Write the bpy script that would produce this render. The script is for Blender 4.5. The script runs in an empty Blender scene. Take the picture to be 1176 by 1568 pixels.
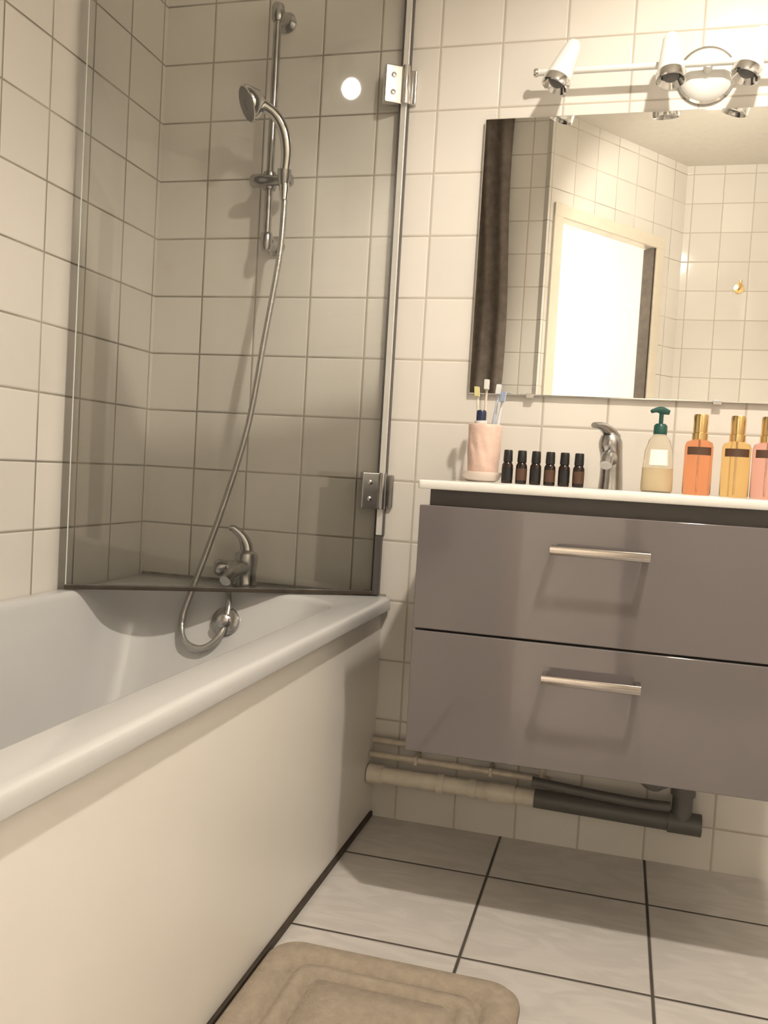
import bpy, bmesh, math, random
from mathutils import Vector, Matrix
random.seed(3)
scene=bpy.context.scene
COL=scene.collection
V=Vector

# ------------------------------------------------------------------ materials
def newmat(name):
    m=bpy.data.materials.new(name); m.use_nodes=True
    nt=m.node_tree; b=nt.nodes['Principled BSDF']
    return m,nt,b
def setp(b,**k):
    for n,v in k.items():
        n=n.replace('_',' ')
        if n in b.inputs: b.inputs[n].default_value=v
def pmat(name,col,rough=0.4,metal=0.0,nscale=30,namt=0.04,bump=0.0,bscale=200,**k):
    m,nt,b=newmat(name)
    N=nt.nodes; L=nt.links
    tc=N.new('ShaderNodeTexCoord'); no=N.new('ShaderNodeTexNoise'); no.inputs['Scale'].default_value=nscale
    no.inputs['Detail'].default_value=4
    L.new(tc.outputs['Object'],no.inputs['Vector'])
    mr=N.new('ShaderNodeMapRange'); mr.inputs['From Min'].default_value=.3; mr.inputs['From Max'].default_value=.7
    mr.inputs['To Min'].default_value=1-namt; mr.inputs['To Max'].default_value=1+namt*0.3
    L.new(no.outputs['Fac'],mr.inputs['Value'])
    mx=N.new('ShaderNodeVectorMath'); mx.operation='SCALE'; mx.inputs[0].default_value=col[:3]
    L.new(mr.outputs[0],mx.inputs['Scale']); L.new(mx.outputs[0],b.inputs['Base Color'])
    b.inputs['Roughness'].default_value=rough; b.inputs['Metallic'].default_value=metal
    if bump>0:
        n2=N.new('ShaderNodeTexNoise'); n2.inputs['Scale'].default_value=bscale; n2.inputs['Detail'].default_value=3
        L.new(tc.outputs['Object'],n2.inputs['Vector'])
        bp=N.new('ShaderNodeBump'); bp.inputs['Strength'].default_value=1; bp.inputs['Distance'].default_value=bump
        L.new(n2.outputs['Fac'],bp.inputs['Height']); L.new(bp.outputs[0],b.inputs['Normal'])
    setp(b,**k)
    return m
def tile_mat(name,u,uoff,v,voff,pitch,gw,tcol,gcol,rough=.07,vein=0,wave=.0010,pitchv=None,gcol2=None,rel=.0008):
    m,nt,b=newmat(name); N=nt.nodes; L=nt.links
    tc=N.new('ShaderNodeTexCoord')
    def math_(op,a,b2=None,c=None):
        n=N.new('ShaderNodeMath'); n.operation=op
        for i,x in enumerate((a,b2,c)):
            if x is None: continue
            if isinstance(x,(int,float)): n.inputs[i].default_value=x
            else: L.new(x,n.inputs[i])
        return n.outputs[0]
    def axis(vec,off,p):
        d=N.new('ShaderNodeVectorMath'); d.operation='DOT_PRODUCT'; d.inputs[1].default_value=vec
        L.new(tc.outputs['Object'],d.inputs[0])
        t=math_('DIVIDE',math_('SUBTRACT',d.outputs['Value'],off),p)
        f=math_('FRACT',t); fl=math_('FLOOR',t)
        dist=math_('MULTIPLY',math_('MINIMUM',f,math_('SUBTRACT',1.0,f)),p)
        return dist,fl
    du,fu=axis(u,uoff,pitch); dv,fv=axis(v,voff,pitchv or pitch)
    d=math_('MINIMUM',du,dv)
    def mr(x,a,bb,c=0,dd=1,smooth=True):
        n=N.new('ShaderNodeMapRange'); n.interpolation_type='SMOOTHSTEP' if smooth else 'LINEAR'
        for k,val in zip(('From Min','From Max','To Min','To Max'),(a,bb,c,dd)): n.inputs[k].default_value=val
        L.new(x,n.inputs['Value']); return n.outputs[0]
    mask=mr(d,gw*.3,gw*.7)
    h=mr(d,gw*.3,gw*.5+.003)
    cb=N.new('ShaderNodeCombineXYZ'); L.new(fu,cb.inputs[0]); L.new(fv,cb.inputs[1])
    wn=N.new('ShaderNodeTexWhiteNoise'); L.new(cb.outputs[0],wn.inputs['Vector'])
    var=mr(wn.outputs['Value'],0,1,.955,1.02,False)
    no=N.new('ShaderNodeTexNoise'); no.inputs['Scale'].default_value=3.0; no.inputs['Detail'].default_value=5
    L.new(tc.outputs['Object'],no.inputs['Vector'])
    var2=mr(no.outputs['Fac'],.3,.7,.97,1.02,False)
    vv=math_('MULTIPLY',var,var2)
    if vein:
        mp=N.new('ShaderNodeMapping'); mp.inputs['Rotation'].default_value=(0,0,.6); mp.inputs['Scale'].default_value=(3,9,3)
        L.new(tc.outputs['Object'],mp.inputs[0])
        vn=N.new('ShaderNodeTexNoise'); vn.inputs['Scale'].default_value=2.2; vn.inputs['Detail'].default_value=8; vn.inputs['Distortion'].default_value=1.6
        ad=N.new('ShaderNodeVectorMath'); ad.operation='MULTIPLY_ADD'; ad.inputs[1].default_value=(7,7,7)
        L.new(wn.outputs['Color'],ad.inputs[0]); L.new(mp.outputs[0],ad.inputs[2]); L.new(ad.outputs[0],vn.inputs['Vector'])
        vv=math_('MULTIPLY',vv,mr(vn.outputs['Fac'],.38,.62,1-vein,1.0))
    sc=N.new('ShaderNodeVectorMath'); sc.operation='SCALE'; sc.inputs[0].default_value=tcol; L.new(vv,sc.inputs['Scale'])
    n3=N.new('ShaderNodeTexNoise'); n3.inputs['Scale'].default_value=5; n3.inputs['Detail'].default_value=6
    L.new(tc.outputs['Object'],n3.inputs['Vector'])
    gs=N.new('ShaderNodeVectorMath'); gs.operation='SCALE'; gs.inputs[0].default_value=gcol; L.new(mr(n3.outputs['Fac'],.35,.65,.65,1.25,False),gs.inputs['Scale'])
    if gcol2:   # cleaner grout away from the wet zone
        sx=N.new('ShaderNodeSeparateXYZ'); L.new(tc.outputs['Object'],sx.inputs[0])
        gm=N.new('ShaderNodeMix'); gm.data_type='RGBA'; L.new(mr(sx.outputs[0],-.12,.06),gm.inputs[0])
        L.new(gs.outputs[0],gm.inputs[6]); gm.inputs[7].default_value=(*gcol2,1); gout=gm.outputs[2]
    else: gout=gs.outputs[0]
    mix=N.new('ShaderNodeMix'); mix.data_type='RGBA'
    L.new(mask,mix.inputs[0]); L.new(gout,mix.inputs[6]); L.new(sc.outputs[0],mix.inputs[7])
    L.new(mix.outputs[2],b.inputs['Base Color'])
    L.new(mr(mask,0,1,.8,rough,False),b.inputs['Roughness'])
    n4=N.new('ShaderNodeTexNoise'); n4.inputs['Scale'].default_value=9; n4.inputs['Detail'].default_value=1
    L.new(tc.outputs['Object'],n4.inputs['Vector'])
    hh=math_('ADD',math_('MULTIPLY',h,rel),math_('MULTIPLY',n4.outputs['Fac'],wave))
    bp=N.new('ShaderNodeBump'); bp.inputs['Strength'].default_value=1; bp.inputs['Distance'].default_value=1
    L.new(hh,bp.inputs['Height']); L.new(bp.outputs[0],b.inputs['Normal'])
    return m
def glassmat(name,col,gl=0.02,ior=1.45):
    m,nt,b=newmat(name); N=nt.nodes; L=nt.links; N.remove(b)
    out=[n for n in N if n.type=='OUTPUT_MATERIAL'][0]
    t=N.new('ShaderNodeBsdfTransparent'); t.inputs[0].default_value=(*col,1)
    g=N.new('ShaderNodeBsdfGlossy'); g.inputs['Roughness'].default_value=gl
    f=N.new('ShaderNodeFresnel'); f.inputs[0].default_value=ior
    mx=N.new('ShaderNodeMixShader'); L.new(f.outputs[0],mx.inputs[0]); L.new(t.outputs[0],mx.inputs[1]); L.new(g.outputs[0],mx.inputs[2])
    L.new(mx.outputs[0],out.inputs[0]); return m
def emat(name,col,s):
    m,nt,b=newmat(name); setp(b,Emission_Color=(*col,1),Emission_Strength=s); b.inputs['Base Color'].default_value=(*col,1); return m

P=.1475
TC=(.74,.71,.66); GC=(.33,.30,.245); GC2=(.50,.455,.385)
M_back=tile_mat('wall_tile_back',(1,0,0),.065,(0,0,1),.097,P,.0042,TC,GC,gcol2=GC2)
M_left=tile_mat('wall_tile_side',(0,1,0),-.016,(0,0,1),.097,P,.0042,TC,GC)
e=V((.616,-.788,0)).normalized()
M_diag=tile_mat('wall_tile_diag',tuple(e),.03,(0,0,1),.097,P,.0036,TC,GC2)
M_floor=tile_mat('floor_tile',(1,0,0),.328,(0,1,0),-.222,.331,.0062,(.64,.61,.58),(.075,.062,.052),rough=.20,vein=.10,wave=.0004,pitchv=.334)
M_ceil=pmat('ceiling_paint',(.80,.77,.71),.8)
M_paint=pmat('hall_paint',(.85,.82,.76),.7)
M_acry=pmat('tub_acrylic',(.58,.582,.582),.16,namt=.02,nscale=4)
M_panel=pmat('tub_panel_paint',(.80,.775,.725),.28,namt=.03,nscale=4)
M_seal=pmat('dark_silicone',(.06,.045,.03),.6,namt=.4)
M_chrome=pmat('chrome',(.72,.71,.69),.12,1.0,namt=.05)
M_handle=pmat('brushed_handle',(.42,.39,.37),.14,1.0,namt=.05)
M_chromed=pmat('limescaled_chrome',(.46,.45,.44),.25,1.0,namt=.25)
M_alu=pmat('aluminium',(.70,.69,.66),.3,.35)
M_hose=pmat('steel_hose',(.5,.49,.47),.3,.9,bump=.0008,bscale=350)
M_grey=pmat('vanity_lacquer',(.172,.155,.157),.07,namt=.015,nscale=5,IOR=1.5,Coat_Weight=.35,Coat_Roughness=.02)
M_greyd=pmat('vanity_carcass',(.09,.080,.078),.4)
M_ceram=pmat('basin_ceramic',(.86,.85,.82),.12,namt=.01)
M_white=pmat('white_enamel',(.78,.775,.745),.22)
M_mirror=pmat('mirror_silver',(.86,.86,.83),.0,1.0,namt=0)
M_medge=pmat('mirror_edge',(.30,.29,.27),.15,.6)
M_glass=glassmat('screen_glass',(.968,.970,.962))
M_gedge=pmat('glass_edge',(.72,.76,.71),.2)
M_pvcw=pmat('painted_pipe',(.80,.74,.63),.4,namt=.15)
M_pvcg=pmat('grey_pvc',(.13,.125,.12),.45)
M_cop=pmat('painted_copper',(.66,.59,.49),.4,.1,namt=.2)
M_mat=pmat('bath_mat_terry',(.41,.345,.27),.95,namt=.14,nscale=60,bump=.0022,bscale=420)
M_pink=pmat('pink_ceramic',(.74,.54,.46),.45,bump=.004,bscale=38)
M_gold=pmat('gold',(.78,.56,.27),.22,1.0)
M_black=pmat('black_label',(.012,.011,.011),.4)
M_brownlab=pmat('brown_label',(.09,.045,.025),.5)
M_cream=pmat('cream_paint',(.72,.66,.55),.4)
M_hbulb=emat('hall_bulb_glow',(1.0,.90,.78),1400)
M_curt=pmat('curtain_cloth',(.17,.14,.12),.8,namt=.3)

# ------------------------------------------------------------------ mesh helpers
def mk(name,verts,faces,mat,parent=None,smooth=False,bevel=0,seg=2):
    o=V(parent.location) if parent else V((0,0,0))
    me=bpy.data.meshes.new(name)
    me.from_pydata([tuple(V(v)-o) for v in verts],[],faces)
    bm=bmesh.new(); bm.from_mesh(me); bmesh.ops.recalc_face_normals(bm,faces=bm.faces); bm.to_mesh(me); bm.free()
    me.materials.append(mat)
    ob=bpy.data.objects.new(name,me); COL.objects.link(ob)
    if parent: ob.parent=parent
    if smooth:
        for p in me.polygons: p.use_smooth=True
    if bevel>0:
        md=ob.modifiers.new('bev','BEVEL'); md.width=bevel; md.segments=seg; md.limit_method='ANGLE'; md.angle_limit=math.radians(40)
        for p in me.polygons: p.use_smooth=True
        md.harden_normals=True
    return ob
def group(name,loc):
    em=bpy.data.objects.new(name,None); em.location=loc; em.empty_display_size=.05; COL.objects.link(em); return em
def boxvf(c,ax,h,base=0):
    c=V(c); vs=[]
    for sx in(-1,1):
        for sy in(-1,1):
            for sz in(-1,1):
                vs.append(c+V(ax[0])*h[0]*sx+V(ax[1])*h[1]*sy+V(ax[2])*h[2]*sz)
    f=[(0,1,3,2),(4,6,7,5),(0,4,5,1),(2,3,7,6),(0,2,6,4),(1,5,7,3)]
    return vs,[tuple(i+base for i in q) for q in f]
AX=((1,0,0),(0,1,0),(0,0,1))
def box(name,x0,x1,y0,y1,z0,z1,mat,parent=None,bevel=0,**k):
    vs,f=boxvf(((x0+x1)/2,(y0+y1)/2,(z0+z1)/2),AX,((x1-x0)/2,(y1-y0)/2,(z1-z0)/2))
    return mk(name,vs,f,mat,parent,bevel=bevel,**k)
def obox(name,c,ax,h,mat,parent=None,bevel=0,**k):
    vs,f=boxvf(c,ax,h); return mk(name,vs,f,mat,parent,bevel=bevel,**k)
def loft(name,loops,mat,parent=None,cap0=True,cap1=True,smooth=True,**k):
    n=len(loops[0]); vs=[p for l in loops for p in l]; f=[]
    for i in range(len(loops)-1):
        for j in range(n):
            a=i*n+j; b=i*n+(j+1)%n
            f.append((a,b,b+n,a+n))
    if cap0: f.append(tuple(range(n)))
    if cap1: f.append(tuple(range((len(loops)-1)*n,len(loops)*n)))
    return mk(name,vs,f,mat,parent,smooth=smooth,**k)
def rrect(x0,x1,y0,y1,r,z,n=8):
    pts=[]
    for cx,cy,a0 in((x1-r,y1-r,0),(x0+r,y1-r,90),(x0+r,y0+r,180),(x1-r,y0+r,270)):
        for i in range(n+1):
            a=math.radians(a0+90*i/n); pts.append(V((cx+r*math.cos(a),cy+r*math.sin(a),z)))
    return pts
def sharp(ob,ang=35):
    try: ob.data.set_sharp_from_angle(angle=math.radians(ang))
    except Exception: pass
def lathe(name,prof,mat,loc,axis=(0,0,1),parent=None,n=32,sx=1,sy=1,ang=40,**k):
    q=V((0,0,1)).rotation_difference(V(axis).normalized())
    loops=[]
    for r,z in prof:
        r=max(r,.00005)
        loops.append([V(loc)+q@V((r*sx*math.cos(2*math.pi*i/n),r*sy*math.sin(2*math.pi*i/n),z)) for i in range(n)])
    ob=loft(name,loops,mat,parent,**k); sharp(ob,ang); return ob
def catmull(pts,sub):
    out=[]; P_=[pts[0]]+list(pts)+[pts[-1]]
    for i in range(1,len(P_)-2):
        for s in range(sub):
            t=s/sub; a,b,c,d=P_[i-1],P_[i],P_[i+1],P_[i+2]
            out.append(.5*((2*b)+(c-a)*t+(2*a-5*b+4*c-d)*t*t+(3*b-a-3*c+d)*t**3))
    out.append(P_[-2]); return out
def tube(name,pts,rad,mat,parent=None,sub=6,n=14,flat=1.0,up=None):
    if isinstance(rad,(int,float)): rad=[rad]*len(pts)
    pp=catmull([V((*p,r)) for p,r in zip(pts,rad)],sub) if len(pts)>2 else [V((*p,r)) for p,r in zip(pts,rad)]
    c=[V(p[:3]) for p in pp]; rr=[p[3] for p in pp]
    loops=[]; nrm=None
    for i,p in enumerate(c):
        t=(c[min(i+1,len(c)-1)]-c[max(i-1,0)]).normalized()
        if nrm is None:
            ref=V(up) if up else (V((0,0,1)) if abs(t.z)<.9 else V((1,0,0)))
            nrm=(ref-t*ref.dot(t)).normalized()
        else: nrm=(nrm-t*nrm.dot(t)).normalized()
        bi=t.cross(nrm)
        loops.append([p+nrm*rr[i]*flat*math.cos(2*math.pi*j/n)+bi*rr[i]*math.sin(2*math.pi*j/n) for j in range(n)])
    ob=loft(name,loops,mat,parent); sharp(ob,50); return ob

# ------------------------------------------------------------------ room shell
XL,XR,ZC=-.66,1.30,2.5
box('wall_back',XL-.1,XR+.1,0,.1,-.05,ZC+.05,M_back)
box('wall_left',XL-.1,XL,-1.975,0,-.05,ZC+.05,M_left)
box('wall_right',XR,XR+.1,-3.9,0,-.05,ZC+.05,M_left)
box('floor',-1.7,XR+.1,-4.0,.1,-.1,0,M_floor)
box('ceiling',-1.7,XR+.1,-4.0,.1,ZC,ZC+.1,M_ceil)
P0=V((.163,-1.975,0)); P1=V((.769,-2.75,0)); n_in=V((.788,.616,0)).normalized()
box('wall_tub_end',-.76,.163,-2.035,-1.975,0,ZC,M_back)
box('wall_entry',.769,XR,-2.81,-2.75,0,ZC,M_back)
Ld=(P1-P0).length; TH=.06; t0,t1,dz=.07,.768,2.045
def dseg(a,b,z0,z1,base):
    c=P0+e*((a+b)/2)-n_in*(TH/2); c.z=(z0+z1)/2
    return boxvf(c,(e,n_in,(0,0,1)),((b-a)/2,TH/2,(z1-z0)/2),base)
vs=[];fs=[]
for a,b,z0,z1 in((-.02,t0,0,ZC),(t1,Ld+.02,0,ZC),(t0,t1,dz,ZC)):
    v_,f_=dseg(a,b,z0,z1,len(vs)); vs+=v_; fs+=f_
mk('wall_diagonal',vs,fs,M_diag)
box('wall_hall_far',-1.7,XR,-4.0,-3.9,0,ZC,M_paint)
box('wall_hall_side',-1.7,-1.6,-3.9,-1.975,0,ZC,M_paint)
box('wall_hall_front',-1.6,-.76,-2.035,-1.975,0,ZC,M_paint)
def fpart(a,b,z0,z1,off0,off1):
    c=P0+e*((a+b)/2)+n_in*((off0+off1)/2); c.z=(z0+z1)/2
    return (c,(e,n_in,(0,0,1)),((b-a)/2,abs(off1-off0)/2,(z1-z0)/2))
vs=[];fs=[]
for pt in (fpart(t0-.055,t0+.004,0,dz+.055,.0,.014),fpart(t1-.004,t1+.055,0,dz+.055,.0,.014),fpart(t0-.055,t1+.055,dz-.004,dz+.055,.0,.015)):
    v_,f_=boxvf(*pt,base=len(vs)); vs+=v_; fs+=f_
mk('trim_1',vs,fs,M_cream,bevel=.003)
c,a_,h_=fpart(t1-.016,t1-.004,0,dz-.004,-TH,.004)
obox('trim_2',c,a_,h_,M_seal)

# ------------------------------------------------------------------ bathtub
tub=group('bathtub',(-.315,-.98,0))
TX0,TX1,TY0,TY1=-.658,.026,-1.972,-.002
IX0,IX1,IY0,IY1=-.612,-.055,-1.84,-.13
L_=[rrect(TX0+.004,TX1-.020,TY0+.004,TY1-.001,.01,.519),
 rrect(TX0,TX1-.004,TY0,TY1,.014,.519),
 rrect(TX0,TX1-.001,TY0,TY1,.014,.520),
 rrect(TX0,TX1,TY0,TY1,.016,.523),
 rrect(TX0,TX1,TY0,TY1,.018,.538),
 rrect(TX0+.002,TX1-.001,TY0+.002,TY1-.0,.018,.5435),
 rrect(TX0+.004,TX1-.004,TY0+.004,TY1-.001,.018,.5478),
 rrect(TX0+.008,TX1-.009,TY0+.008,TY1-.002,.018,.5500),
 rrect(TX0+.010,TX1-.013,TY0+.010,TY1-.004,.018,.5505)]
def inn(d,z,dy=0,r=.13):
    return rrect(IX0+d*.8,IX1-d,IY0+d+dy,IY1-d-dy,r,z)
L_+=[inn(-.008,.5505),inn(-.003,.549),inn(.002,.5445),inn(.005,.537),inn(.010,.515,.004),inn(.024,.42,.04,.14),inn(.038,.30,.09,.14),inn(.052,.22,.13,.14),inn(.075,.175,.165,.14),inn(.11,.155,.18,.13),inn(.15,.150,.20,.10)]
ob=loft('basin',L_,M_acry,tub,cap0=False,cap1=True)
box('front_panel',-.016,.003,-1.972,-.002,.012,.522,M_panel,tub,bevel=.002)
box('panel_seal',-.016,.009,-1.972,-.002,.0005,.012,M_seal,tub)
box('wall_sealant',XL+.0005,.01,-.006,-.0005,.548,.555,pmat('old_sealant',(.35,.32,.27),.6,namt=.4),tub)
ov=V((-.335,-.170,.478)); ax=V((0,-1,.3))
lathe('overflow_plate',[(0,-.01),(.032,-.01),(.035,0),(.033,.008),(.024,.012),(0,.013)],M_chromed,ov,ax,tub)
lathe('overflow_knob',[(0,.008),(.017,.009),(.019,.016),(.018,.028),(.012,.033),(0,.034)],M_chromed,ov,ax,tub)

# ------------------------------------------------------------------ glass bath screen
sc=group('glass_bath_screen',(-.012,-.012,.56))
g=V((-.861,-.509,0)).normalized(); gn=V((.509,-.861,0)).normalized(); H=V((-.012,-.012,0))
def gb(name,t0_,t1_,z0,z1,th,mat,bev=0,off=0):
    c=H+g*((t0_+t1_)/2)+gn*off; c.z=(z0+z1)/2
    return obox(name,c,(g,gn,(0,0,1)),((t1_-t0_)/2,th/2,(z1-z0)/2),mat,sc,bevel=bev)
gb('glass_panel',.012,.718,.563,2.05,.006,M_glass)
gb('free_edge',.718,.7205,.563,2.05,.0062,M_gedge)
gb('bottom_seal',.01,.722,.5535,.563,.010,M_seal,.002)
gb('bottom_seal_lip',.01,.722,.563,.5642,.008,M_chromed)
box('wall_channel',-.020,-.005,-.022,-.0005,.70,2.05,M_alu,sc,bevel=.002)
box('channel_gasket',-.0245,-.020,-.020,-.0005,.56,2.05,M_greyd,sc)
box('channel_gasket_outer',-.005,-.003,-.016,-.0005,.70,2.05,M_greyd,sc)
box('channel_foot',-.022,-.006,-.020,-.0005,.553,.70,M_greyd,sc,bevel=.002)
for i,z in enumerate((1.772,.808)):
    mt=M_chrome if i==0 else M_chromed
    box('hinge_wall_plate_%d'%i,-.010,.014,-.012,-.0005,z-.040,z+.040,mt,sc,bevel=.003)
    gb('hinge_clamp_%d'%i,.010,.054,z-.044,z+.044,.024,mt,.003)
    lathe('hinge_pin_%d'%i,[(0,-.044),(.008,-.044),(.009,-.04),(.009,.04),(.008,.044),(0,.044)],mt,H+V((.004,-.016,z)),parent=sc,n=20)
    for sgn in(-1,1):
        c=H+g*.034+gn*.012+V((0,0,z+sgn*.02))
        lathe('hinge_screw_%d_%d'%(i,sgn),[(0,0),(.006,0),(.006,.002),(.004,.0035),(0,.0035)],mt,c,gn,sc,n=16)

# ------------------------------------------------------------------ shower rail set
sh=group('hand_shower_rail',(-.33,-.02,1.4))
RX=-.332
tube('rail',[(RX,-.052,1.385),(RX,-.052,1.965)],.0095,M_chromed,sh)
for i,z in enumerate((1.950,1.402)):
    lathe('rail_mount_%d'%i,[(0,0),(.024,0),(.025,.006),(.018,.014),(.013,.02),(.013,.052),(0,.053)],M_chromed,(RX+.004,-.001,z),(0,-1,0),sh,n=24)
    lathe('rail_cap_%d'%i,[(0,-.022),(.012,-.021),(.0155,-.014),(.0155,.014),(.012,.021),(0,.022)],M_chromed,(RX,-.052,z),parent=sh,n=24)
lathe('slider',[(0,-.022),(.015,-.021),(.0165,-.015),(.0165,.015),(.015,.021),(0,.022)],M_chromed,(RX,-.052,1.548),parent=sh,n=24)
lathe('slider_barrel',[(0,-.05),(.012,-.05),(.016,-.044),(.016,-.02),(.013,-.012),(.013,.02),(.017,.03),(.017,.05),(.012,.056),(0,.056)],M_chromed,(RX+.008,-.066,1.545),(1,0,0),sh,n=24)
lathe('handle_cradle',[(0,-.02),(.013,-.02),(.0165,.0),(.0165,.018),(0,.018)],M_chromed,(-.282,-.082,1.547),(.1,-.25,1),sh,n=24)
tube('handle',[(-.281,-.08,1.515),(-.280,-.083,1.56),(-.275,-.092,1.605),(-.281,-.105,1.65),(-.301,-.118,1.683),(-.332,-.130,1.702)],[.010,.012,.0135,.0135,.013,.015],M_chrome,sh,n=18)
hc=V((-.345,-.133,1.706)); hax=V((-.72,-.60,-.45))
lathe('shower_head',[(0,-.024),(.014,-.022),(.028,-.012),(.040,.006),(.043,.014),(.042,.020),(.039,.022)],M_chrome,hc,hax,sh,n=36,cap1=False)
lathe('shower_face',[(.0395,.014),(.0395,.0215),(.034,.0225),(.014,.0225),(.012,.0205),(0,.0205)],M_pvcg,hc,hax,sh,n=36)
hp=[(-.281,-.080,1.52),(-.279,-.080,1.50),(-.280,-.09,1.36),(-.304,-.10,1.156),(-.330,-.11,.950),(-.368,-.12,.789),(-.408,-.135,.644),(-.430,-.155,.556),(-.443,-.180,.478),(-.420,-.21,.430),(-.372,-.215,.418),(-.335,-.20,.449),(-.330,-.170,.505),(-.345,-.145,.56),(-.352,-.12,.592)]
tube('hose',hp,.0076,M_hose,sh,sub=10,n=12)
lathe('hose_cone',[(0,0),(.009,0),(.0125,.03),(.0125,.034),(0,.034)],M_chrome,(-.280,-.082,1.492),parent=sh,n=20)

# ------------------------------------------------------------------ bath mixer
mx=group('bath_mixer_tap',(-.34,-.075,.552))
lathe('body',[(0,0),(.030,0),(.031,.005),(.027,.012),(.026,.03),(.028,.055),(.030,.07),(.027,.082),(.014,.09),(0,.091)],M_chromed,(-.335,-.070,.552),parent=mx)
tube('spout',[(-.335,-.075,.600),(-.337,-.11,.598),(-.339,-.15,.588),(-.340,-.175,.575)],[.022,.018,.016,.014],M_chromed,mx)
tube('side_valve',[(-.335,-.070,.600),(-.36,-.085,.598),(-.385,-.1,.597)],[.02,.018,.019],M_chromed,mx)
lathe('diverter_knob',[(0,0),(.02,0),(.021,.01),(.016,.018),(0,.019)],M_chromed,(-.384,-.1,.597),(-.8,-.6,0),mx)
tube('lever',[(-.335,-.068,.630),(-.338,-.066,.652),(-.348,-.072,.675),(-.366,-.085,.694),(-.375,-.092,.694)],[.019,.016,.012,.009,.006],M_chromed,mx)
lathe('hose_nut',[(0,-.014),(.011,-.014),(.012,.0),(.011,.014),(0,.014)],M_chromed,(-.352,-.118,.596),(0,.3,-1),mx,n=6)

# ------------------------------------------------------------------ vanity
va=group('vanity_unit',(.53,-.23,.326))
VX0,VX1=.184,.874; CZ=.846
box('carcass',VX0+.014,VX1-.014,-.436,-.003,.332,.829,M_greyd,va,bevel=.001)
for n_,(z0,z1) in enumerate(((.5645,.799),(.327,.5605))):
    box('drawer_front_%d'%n_,VX0,VX1,-.460,-.438,z0,z1,M_grey,va,bevel=.0022,seg=3)
    hz=(.735,.502)[n_]; hx0,hx1=.434,.606
    # bowed flat strip handle on two stand-off legs
    sec=[(-.4965+.004*math.cos(math.radians(a)),hz+.0085*math.sin(math.radians(a))) for a in range(0,360,20)]
    sec=[(y if y<-.4965 else -.4965+(y+.4965)*.3,z) for y,z in sec]
    ob=loft('handle_bar_%d'%n_,[[V((x,y,z)) for y,z in sec] for x in (hx0,hx1)],M_handle,va); sharp(ob,50)
    for k,xx in enumerate((hx0+.005,hx1-.005)):
        box('handle_post_%d_%d'%(n_,k),xx-.005,xx+.005,-.4975,-.4595,hz-.0080,hz+.0080,M_handle,va,bevel=.0012)
for k,xx in enumerate((VX0,VX1-.018)):
    box('side_panel_%d'%k,xx+.0005,xx+.0175,-.437,-.003,.327,.799,M_grey,va,bevel=.001)
def c_in(x0,x1,y0,y1,r,z): return rrect(x0,x1,y0,y1,r,z,8)
cx0,cx1,cy0,cy1=VX0-.004,VX1+.004,-.472,-.002
loops=[c_in(cx0+.004,cx1-.004,cy0+.004,cy1,.006,CZ-.0165),c_in(cx0+.001,cx1-.001,cy0+.001,cy1,.006,CZ-.0162),c_in(cx0,cx1,cy0,cy1,.008,CZ-.015),c_in(cx0,cx1,cy0,cy1,.008,CZ-.002),c_in(cx0+.001,cx1-.001,cy0+.001,cy1,.008,CZ-.0005),c_in(cx0+.003,cx1-.003,cy0+.003,cy1,.008,CZ),
 c_in(.30,.758,-.425,-.225,.05,CZ),c_in(.306,.752,-.419,-.231,.048,CZ-.004),c_in(.33,.728,-.40,-.25,.04,CZ-.0155)]
loft('basin_top',loops,M_ceram,va)

fa=group('basin_tap',(.526,-.12,CZ))
fx,fy=.526,-.115
tube('body',[(fx,fy,CZ+.0005),(fx,fy,CZ+.03),(fx-.002,fy-.002,CZ+.07),(fx-.006,fy-.006,CZ+.10),(fx-.008,fy-.008,CZ+.118)],[.026,.024,.023,.025,.018],M_chromed,fa,n=24)
tube('spout',[(fx-.003,fy-.008,CZ+.062),(fx-.005,fy-.04,CZ+.070),(fx-.009,fy-.080,CZ+.066),(fx-.011,fy-.100,CZ+.050)],[.016,.015,.013,.012],M_chromed,fa,n=18)
tube('lever',[(fx-.002,fy-.002,CZ+.112),(fx-.012,fy-.014,CZ+.126),(fx-.027,fy-.035,CZ+.134),(fx-.040,fy-.055,CZ+.134)],[.020,.016,.012,.009],M_chromed,fa,n=18,flat=.7)

# ------------------------------------------------------------------ wall mirror
mi=group('wall_mirror',(.53,-.01,1.05))
box('mirror_backing',.187,.883,-.009,-.001,1.054,1.688,M_medge,mi)
box('mirror_glass',.185,.885,-.014,-.009,1.052,1.690,M_mirror,mi,bevel=.0035,seg=1)
for k,xx in enumerate((.33,.74)):
    box('mirror_clip_%d'%k,xx-.009,xx+.009,-.0175,-.001,1.046,1.056,M_chrome,mi,bevel=.001)

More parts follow.
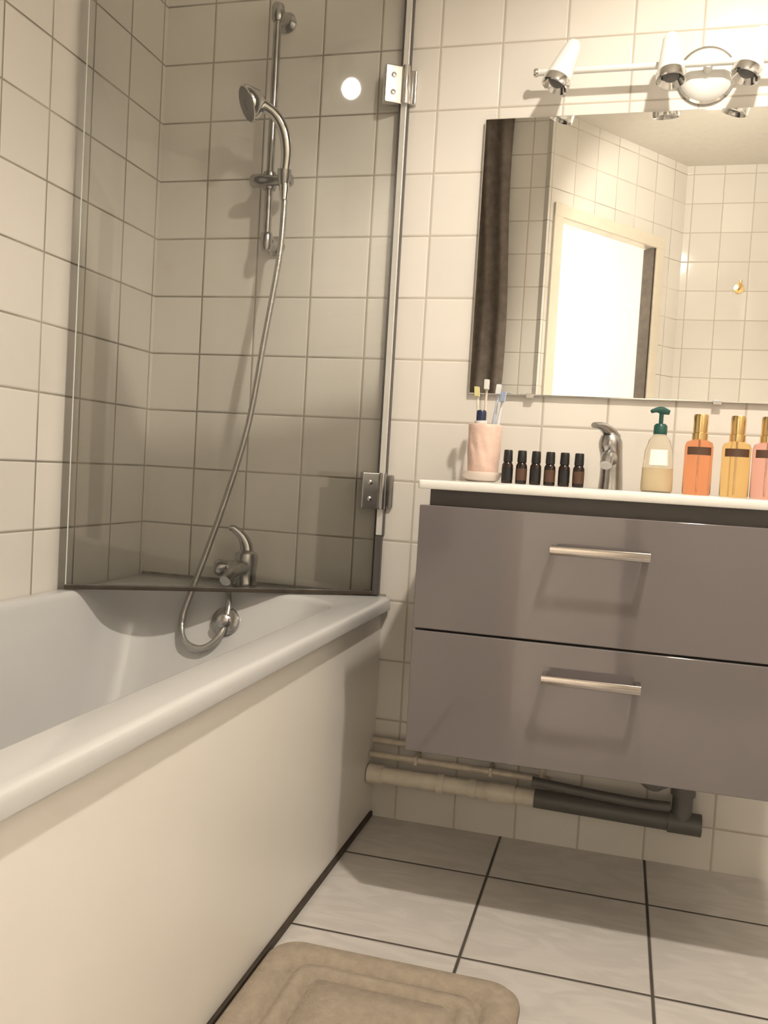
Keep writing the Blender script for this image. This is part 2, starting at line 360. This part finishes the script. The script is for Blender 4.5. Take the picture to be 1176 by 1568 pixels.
# ------------------------------------------------------------------ spot bar
sp=group('spotlight_bar',(.667,-.03,1.765))
lathe('canopy',[(0,0),(.056,0),(.058,.006),(.052,.016),(.035,.024),(0,.026)],M_white,(.667,-.001,1.765),(0,-1,0),sp,n=40)
lathe('canopy_rim',[(.054,0),(.0625,0),(.0625,.006),(.054,.008)],M_chrome,(.667,-.001,1.765),(0,-1,0),sp,n=40,cap0=False,cap1=False)
tube('bar',[(.300,-.05,1.772),(1.034,-.05,1.772)],.0075,M_white,sp)
tube('bar_stem',[(.667,-.02,1.766),(.667,-.05,1.772)],.010,M_white,sp)
for k,xx in enumerate((.300,1.034)):
    lathe('bar_end_%d'%k,[(0,-.006),(.008,-.005),(.010,0),(.008,.005),(0,.006)],M_chrome,(xx,-.05,1.772),(1,0,0),sp,n=16)
for k,(xx,dx,dy) in enumerate(((.366,-.36,-.18),(.588,.05,-.22),(.752,-.32,-.15),(.972,.25,-.2))):
    ax=V((dx,dy,-1)).normalized(); c=V((xx,-.098,1.764))
    tube('knuckle_%d'%k,[(xx,-.05,1.772),(xx,-.075,1.770),(xx,-.09,1.768)],[.009,.007,.009],M_white,sp)
    lathe('spot_shell_%d'%k,[(0,-.056),(.012,-.055),(.017,-.046),(.021,-.02),(.026,.015),(.029,.034),(.029,.040)],M_white,c,ax,sp,cap1=False)
    lathe('spot_ring_%d'%k,[(.0292,.034),(.0305,.036),(.0305,.052),(.0275,.054),(.024,.050),(.016,.036),(0,.030)],M_chrome,c,ax,sp,cap0=False)
    lathe('spot_bulb_%d'%k,[(0,.032),(.012,.034),(.017,.044),(.012,.049),(0,.051)],M_pvcg,c,ax,sp,n=24)

# ------------------------------------------------------------------ pipes
dp=group('drain_pipe',(.4,-.055,.1))
tube('painted_section',[(.004,-.052,.124),(.412,-.052,.124)],.0195,M_pvcw,dp,n=24)
for k,(xx,w) in enumerate(((.024,.018),(.185,.008),(.262,.008),(.33,.03))):
    tube('coupling_%d'%k,[(xx-w,-.052,.124),(xx+w,-.052,.124)],.0230,M_pvcw,dp,n=24)
tube('grey_section',[(.405,-.052,.124),(.765,-.052,.118)],.0215,M_pvcg,dp,n=24)
tube('grey_coupling',[(.70,-.052,.119),(.770,-.052,.118)],.0245,M_pvcg,dp,n=24)
tube('trap_riser',[(.728,-.052,.12),(.728,-.052,.200)],.022,M_pvcg,dp,n=24)
tube('trap_neck',[(.728,-.052,.19),(.728,-.054,.22),(.715,-.08,.235),(.66,-.16,.235)],.019,M_pvcg,dp,n=24)
tube('trap_collar',[(.728,-.052,.182),(.728,-.052,.206)],.0265,M_pvcg,dp,n=24)
tube('trap_down',[(.66,-.16,.235),(.645,-.18,.25),(.64,-.185,.29),(.64,-.185,.330)],.019,M_pvcg,dp,n=24)
for k,(z,x1) in enumerate(((.168,.42),(.197,.66))):
    wp=group('water_pipe',(.2,-.03,z))
    y=-.042 if k==0 else -.020
    tube('run',[(.004,y,z),(x1-.02,y,z),(x1-.004,y,z),(x1,y,z+.016),(x1,y,.330)],.0078,M_cop,wp,sub=5)
    for j,xx in enumerate((.12,.30)):
        box('clip_%d'%j,xx-.004,xx+.004,y-.010,-.0005,z-.010,z+.010,M_cop,wp,bevel=.001)
tp=group('waste_hose',(.6,-.07,.16))
tube('run',[(.40,-.088,.175),(.5,-.088,.168),(.62,-.088,.162),(.70,-.08,.160)],.011,M_pvcg,tp)

# ------------------------------------------------------------------ bath mat
bmx=group('bath_mat',(.23,-.99,0))
mx0,mx1,my0,my1=.014,.450,-1.33,-.640
prof=[(.004,.001),(.0,.006),(.002,.016),(.010,.024),(.050,.025),(.056,.014),(.064,.014),(.070,.025),(.088,.025),(.094,.014),(.102,.014),(.108,.025),(.15,.0255)]
loft('terry_pad',[rrect(mx0+d,mx1-d,my0+d,my1-d,max(.05-d*.35,.012),z) for d,z in prof],M_mat,bmx)

# ------------------------------------------------------------------ toiletries
cu=group('toothbrush_cup',(.246,-.125,CZ))
lathe('soap_dish',[(0,0),(.030,.0),(.040,.006),(.046,.018),(.047,.022),(.044,.022),(.036,.012),(0,.010)],pmat('dish_ceramic',(.80,.70,.63),.35),(.246,-.13,CZ+.0005),parent=cu)
n=60; loops=[]
for r,z in [(0,.011),(.030,.011),(.034,.016)]+[(.0345+.003*(k/12),.02+.106*k/12) for k in range(13)]+[(.036,.128),(.034,.126),(.033,.09),(.031,.024),(0,.020)]:
    l=[]
    for i in range(n):
        a=2*math.pi*i/n; rr=max(r,.00005)
        if r>=.0345 and r<.0376 and .02<z<.125: rr+=.0011*math.sin(10*a+z*90)*math.sin(math.pi*(z-.02)/.106)
        l.append(V((.248+rr*math.cos(a),-.125+rr*math.sin(a),CZ+z)))
    loops.append(l)
loft('cup',loops,M_pink,cu)
def brush(b,t,col,head):
    b=V(b);t=V(t); br=group('toothbrush',b); m=pmat('brush_plastic',col,.3)
    d=(t-b)
    tube('handle',[b,b+d*.3,b+d*.6,b+d*.82,t],[.004,.0055,.0045,.0028,.0035],m,br,n=10)
    hd=d.normalized(); c=t-hd*.004
    obox('head',c,((1,0,0),(0,1,0),hd),(.0055,.003,.012),m,br,bevel=.002)
    obox('bristles',c+V((0,-.008,0)),((1,0,0),(0,1,0),hd),(.0048,.006,.011),pmat('bristle',head,.8,bump=.002,bscale=900),br,bevel=.001)
brush((.240,-.118,CZ+.026),(.222,-.11,CZ+.205),(.75,.72,.62),(.75,.68,.30))
brush((.246,-.130,CZ+.026),(.243,-.108,CZ+.222),(.70,.60,.52),(.80,.80,.78))
brush((.256,-.120,CZ+.026),(.270,-.105,CZ+.212),(.55,.60,.68),(.85,.85,.85))
brush((.262,-.132,CZ+.026),(.283,-.118,CZ+.195),(.68,.70,.74),(.35,.42,.6))
tb=group('toothpaste_tube',(.24,-.14,CZ+.03))
tube('tube',[(.244,-.138,CZ+.024),(.243,-.140,CZ+.08),(.240,-.142,CZ+.135)],[.006,.013,.0145],M_white,tb)
lathe('cap',[(0,0),(.011,0),(.011,.02),(.009,.024),(0,.024)],pmat('navy_cap',(.02,.025,.07),.3),(.240,-.142,CZ+.134),parent=tb)

for i in range(6):
    x=.306+.0305*i; o=group('essential_oil_bottle',(x,-.15,CZ))
    lathe('vial',[(0,0),(.0112,0),(.0122,.002),(.0122,.040),(.009,.046),(.0075,.048),(0,.048)],pmat('amber_glass_dark',(.02,.011,.008),.12),(x,-.15,CZ+.0005),parent=o,n=24)
    lathe('label',[(.0124,.008),(.0125,.008),(.0125,.034),(.0124,.034)],M_brownlab if i%2 else M_black,(x,-.15,CZ+.0005),parent=o,n=24,cap0=False,cap1=False)
    lathe('cap',[(0,.047),(.0098,.047),(.0102,.050),(.0095,.071),(.0085,.073),(0,.0735)],M_black,(x,-.15,CZ+.0005),parent=o,n=24)

so=group('soap_dispenser',(.619,-.17,CZ))
sl=V((.619,-.17,CZ+.0005))
M_sb=pmat('clear_plastic_soap',(.90,.86,.74),.1,Transmission_Weight=.85,IOR=1.2)
lathe('bottle',[(0,0),(.029,0),(.032,.004),(.032,.02),(.031,.05),(.028,.085),(.021,.108),(.013,.118),(.012,.124),(0,.124)],M_sb,sl,parent=so,sy=.7)
lathe('liquid',[(0,.003),(.028,.003),(.0300,.006),(.0300,.02),(.0290,.050),(0,.051)],pmat('cream_soap',(.85,.70,.45),.4),sl,parent=so,sy=.68)
lp=[[sl+V((rr*math.cos(math.radians(a)),rr*.72*math.sin(math.radians(a))-.0006,zz)) for a in range(235,306,7)] for rr,zz in((.0318,.056),(.0308,.068),(.0292,.088))]
nn=len(lp[0]); mk('label',lp[0]+lp[1]+lp[2],[(r_*nn+j,r_*nn+j+1,(r_+1)*nn+j+1,(r_+1)*nn+j) for r_ in range(2) for j in range(nn-1)],M_ceram,so,smooth=True)
M_gr=pmat('green_pump',(.012,.075,.06),.3)
lathe('collar',[(0,.120),(.0135,.120),(.0140,.124),(.0135,.138),(.010,.142),(0,.142)],M_gr,sl,parent=so,n=24)
tube('stem',[sl+V((0,0,.14)),sl+V((0,0,.166))],.0045,M_gr,so)
tube('nozzle',[sl+V((.016,.002,.166)),sl+V((0,0,.170)),sl+V((-.010,-.006,.170)),sl+V((-.020,-.014,.166))],[.005,.008,.0055,.004],M_gr,so)

for x,y,col in((.695,-.2,(.98,.45,.24)),(.7665,-.195,(.98,.70,.32)),(.823,-.2,(.98,.58,.50))):
    o=group('body_mist_bottle',(x,y,CZ)); l=V((x,y,CZ+.0005))
    m=pmat('tinted_mist',col,.04,namt=0,Transmission_Weight=.94,IOR=1.18)
    lathe('bottle',[(0,0),(.025,0),(.0275,.003),(.0275,.098),(.025,.106),(.014,.112),(0,.112)],m,l,parent=o)
    lp=[]
    for zz in(.080,.096):
        lp.append([l+V((.0278*math.cos(math.radians(a)),.0278*math.sin(math.radians(a)),zz)) for a in range(214,327,6)])
    nn=len(lp[0]); mk('front_label',lp[0]+lp[1],[(j,j+1,nn+j+1,nn+j) for j in range(nn-1)],M_brownlab,o,smooth=True)
    tube('dip_tube',[l+V((0,0,.006)),l+V((0,0,.11))],.0018,M_white,o,n=8)
    lathe('collar',[(0,.110),(.0150,.110),(.0155,.114),(.0155,.124),(.013,.126),(0,.126)],M_gold,l,parent=o,n=28)
    lathe('cap',[(0,.125),(.0135,.125),(.0140,.128),(.0145,.158),(.0130,.162),(0,.163)],M_gold,l,parent=o,n=28)

# ------------------------------------------------------------------ things seen only in the mirror
cu2=group('shower_curtain',(-.12,-1.9,1.2))
n=60; loops=[]
for z in [2.47-.094*i for i in range(21)]:
    w=.25
    f=[];bk=[]
    for i in range(n):
        s=i/(n-1); x=-.26+w*s+.012*math.sin(z*4+s*2); y=-1.92+.012*math.sin(s*math.pi*7+z*.8)
        f.append(V((x,y,z))); bk.append(V((x,y-.004,z)))
    loops.append(f+bk[::-1])
loft('cloth',loops,M_curt,cu2)
tube('curtain_rod',[(-.655,-1.92,2.485),(.12,-1.92,2.485)],.010,M_chrome,cu2)
hk=group('robe_hook',(1.05,-2.74,1.88))
lathe('plate',[(0,0),(.025,0),(.025,.006),(0,.01)],M_gold,(1.057,-2.7502,1.88),(0,1,0),hk)
tube('hook',[(1.057,-2.745,1.88),(1.057,-2.71,1.875),(1.057,-2.69,1.885),(1.057,-2.69,1.91)],[.007,.006,.006,.008],M_gold,hk)

# ------------------------------------------------------------------ lamps
# ceiling spotlight, with an added second head as fill
lx,ly,lz=.80,-1.10,2.36
cl=group('ceiling_spotlight',(lx,ly,ZC))
def head(k,loc,aim,energy,size,blend,soft,col):
    loc=V(loc); aim=V(aim).normalized()
    lathe('housing_%d'%k,[(0,-.075),(.022,-.074),(.030,-.060),(.040,-.012),(.046,-.006),(.044,-.006),(.036,-.012),(0,-.05)],M_white,loc,aim,cl)
    tube('stem_%d'%k,[loc-aim*.06,V((loc.x-aim.x*.03,loc.y-aim.y*.03,ZC-.004))],.007,M_white,cl)
    ld=bpy.data.lights.new('spot_lamp_%d'%k,'SPOT'); ld.energy=energy; ld.color=col; ld.spot_size=math.radians(size); ld.spot_blend=blend; ld.shadow_soft_size=soft
    lo=bpy.data.objects.new('spot_lamp_%d'%k,ld); COL.objects.link(lo); lo.parent=cl
    lo.location=loc+aim*.035-V(cl.location); lo.rotation_mode='QUATERNION'; lo.rotation_quaternion=aim.to_track_quat('-Z','Y')
head(0,(lx,ly,lz),(.20,.16,-1),108,156,.6,.034,(1.0,.895,.765))
head(1,(lx+.02,ly-.20,lz),(.12,-1.35,-.75),50,105,.5,.03,(1.0,.895,.765))  # added head, faces rearward for bounce fill and a brighter mirror view
tube('ceiling_bar',[(lx+.003,ly+.03,ZC-.012),(lx+.02,ly-.24,ZC-.012)],.012,M_white,cl)
def pendant(name,x,y,z,mb,r):
    p=group(name,(x,y,z))
    lathe('bulb',[(r*math.sin(math.pi*i/16),-r*math.cos(math.pi*i/16)) for i in range(17)],mb,(x,y,z),parent=p,n=32)
    lathe('socket',[(0,r*.92),(.018,r*.92),(.019,r+.03),(.014,r+.04),(0,r+.04)],M_white,(x,y,z),parent=p)
    tube('cord',[(x,y,z+r+.03),(x,y,ZC-.005)],.004,M_white,p)
    lathe('ceiling_rose',[(0,0),(.04,0),(.035,-.015),(0,-.02)],M_white,(x,y,ZC-.0005),parent=p)
pendant('hall_lamp',-1.1,-3.1,2.10,M_hbulb,.05)

w=bpy.data.worlds.new('World'); scene.world=w; w.use_nodes=True
w.node_tree.nodes['Background'].inputs[0].default_value=(.8,.75,.68,1); w.node_tree.nodes['Background'].inputs[1].default_value=.05

# ------------------------------------------------------------------ camera
cam=bpy.data.cameras.new('camera'); co=bpy.data.objects.new('camera',cam); COL.objects.link(co)
fw=V((-.2573,.9651,-.0484)).normalized(); rt=V((.9639,.2598,.0586)); rt=(rt-fw*rt.dot(fw)).normalized(); up=rt.cross(fw)
m=Matrix.Identity(4)
for i in range(3):
    m[i][0]=rt[i]; m[i][1]=up[i]; m[i][2]=-fw[i]
m.translation=V((.547,-2.08,.861)); co.matrix_world=m
cam.sensor_fit='HORIZONTAL'; cam.sensor_width=36; cam.lens=36*1345/1176; cam.clip_start=.02
scene.camera=co
scene.view_settings.view_transform='Standard'
scene.view_settings.exposure=0
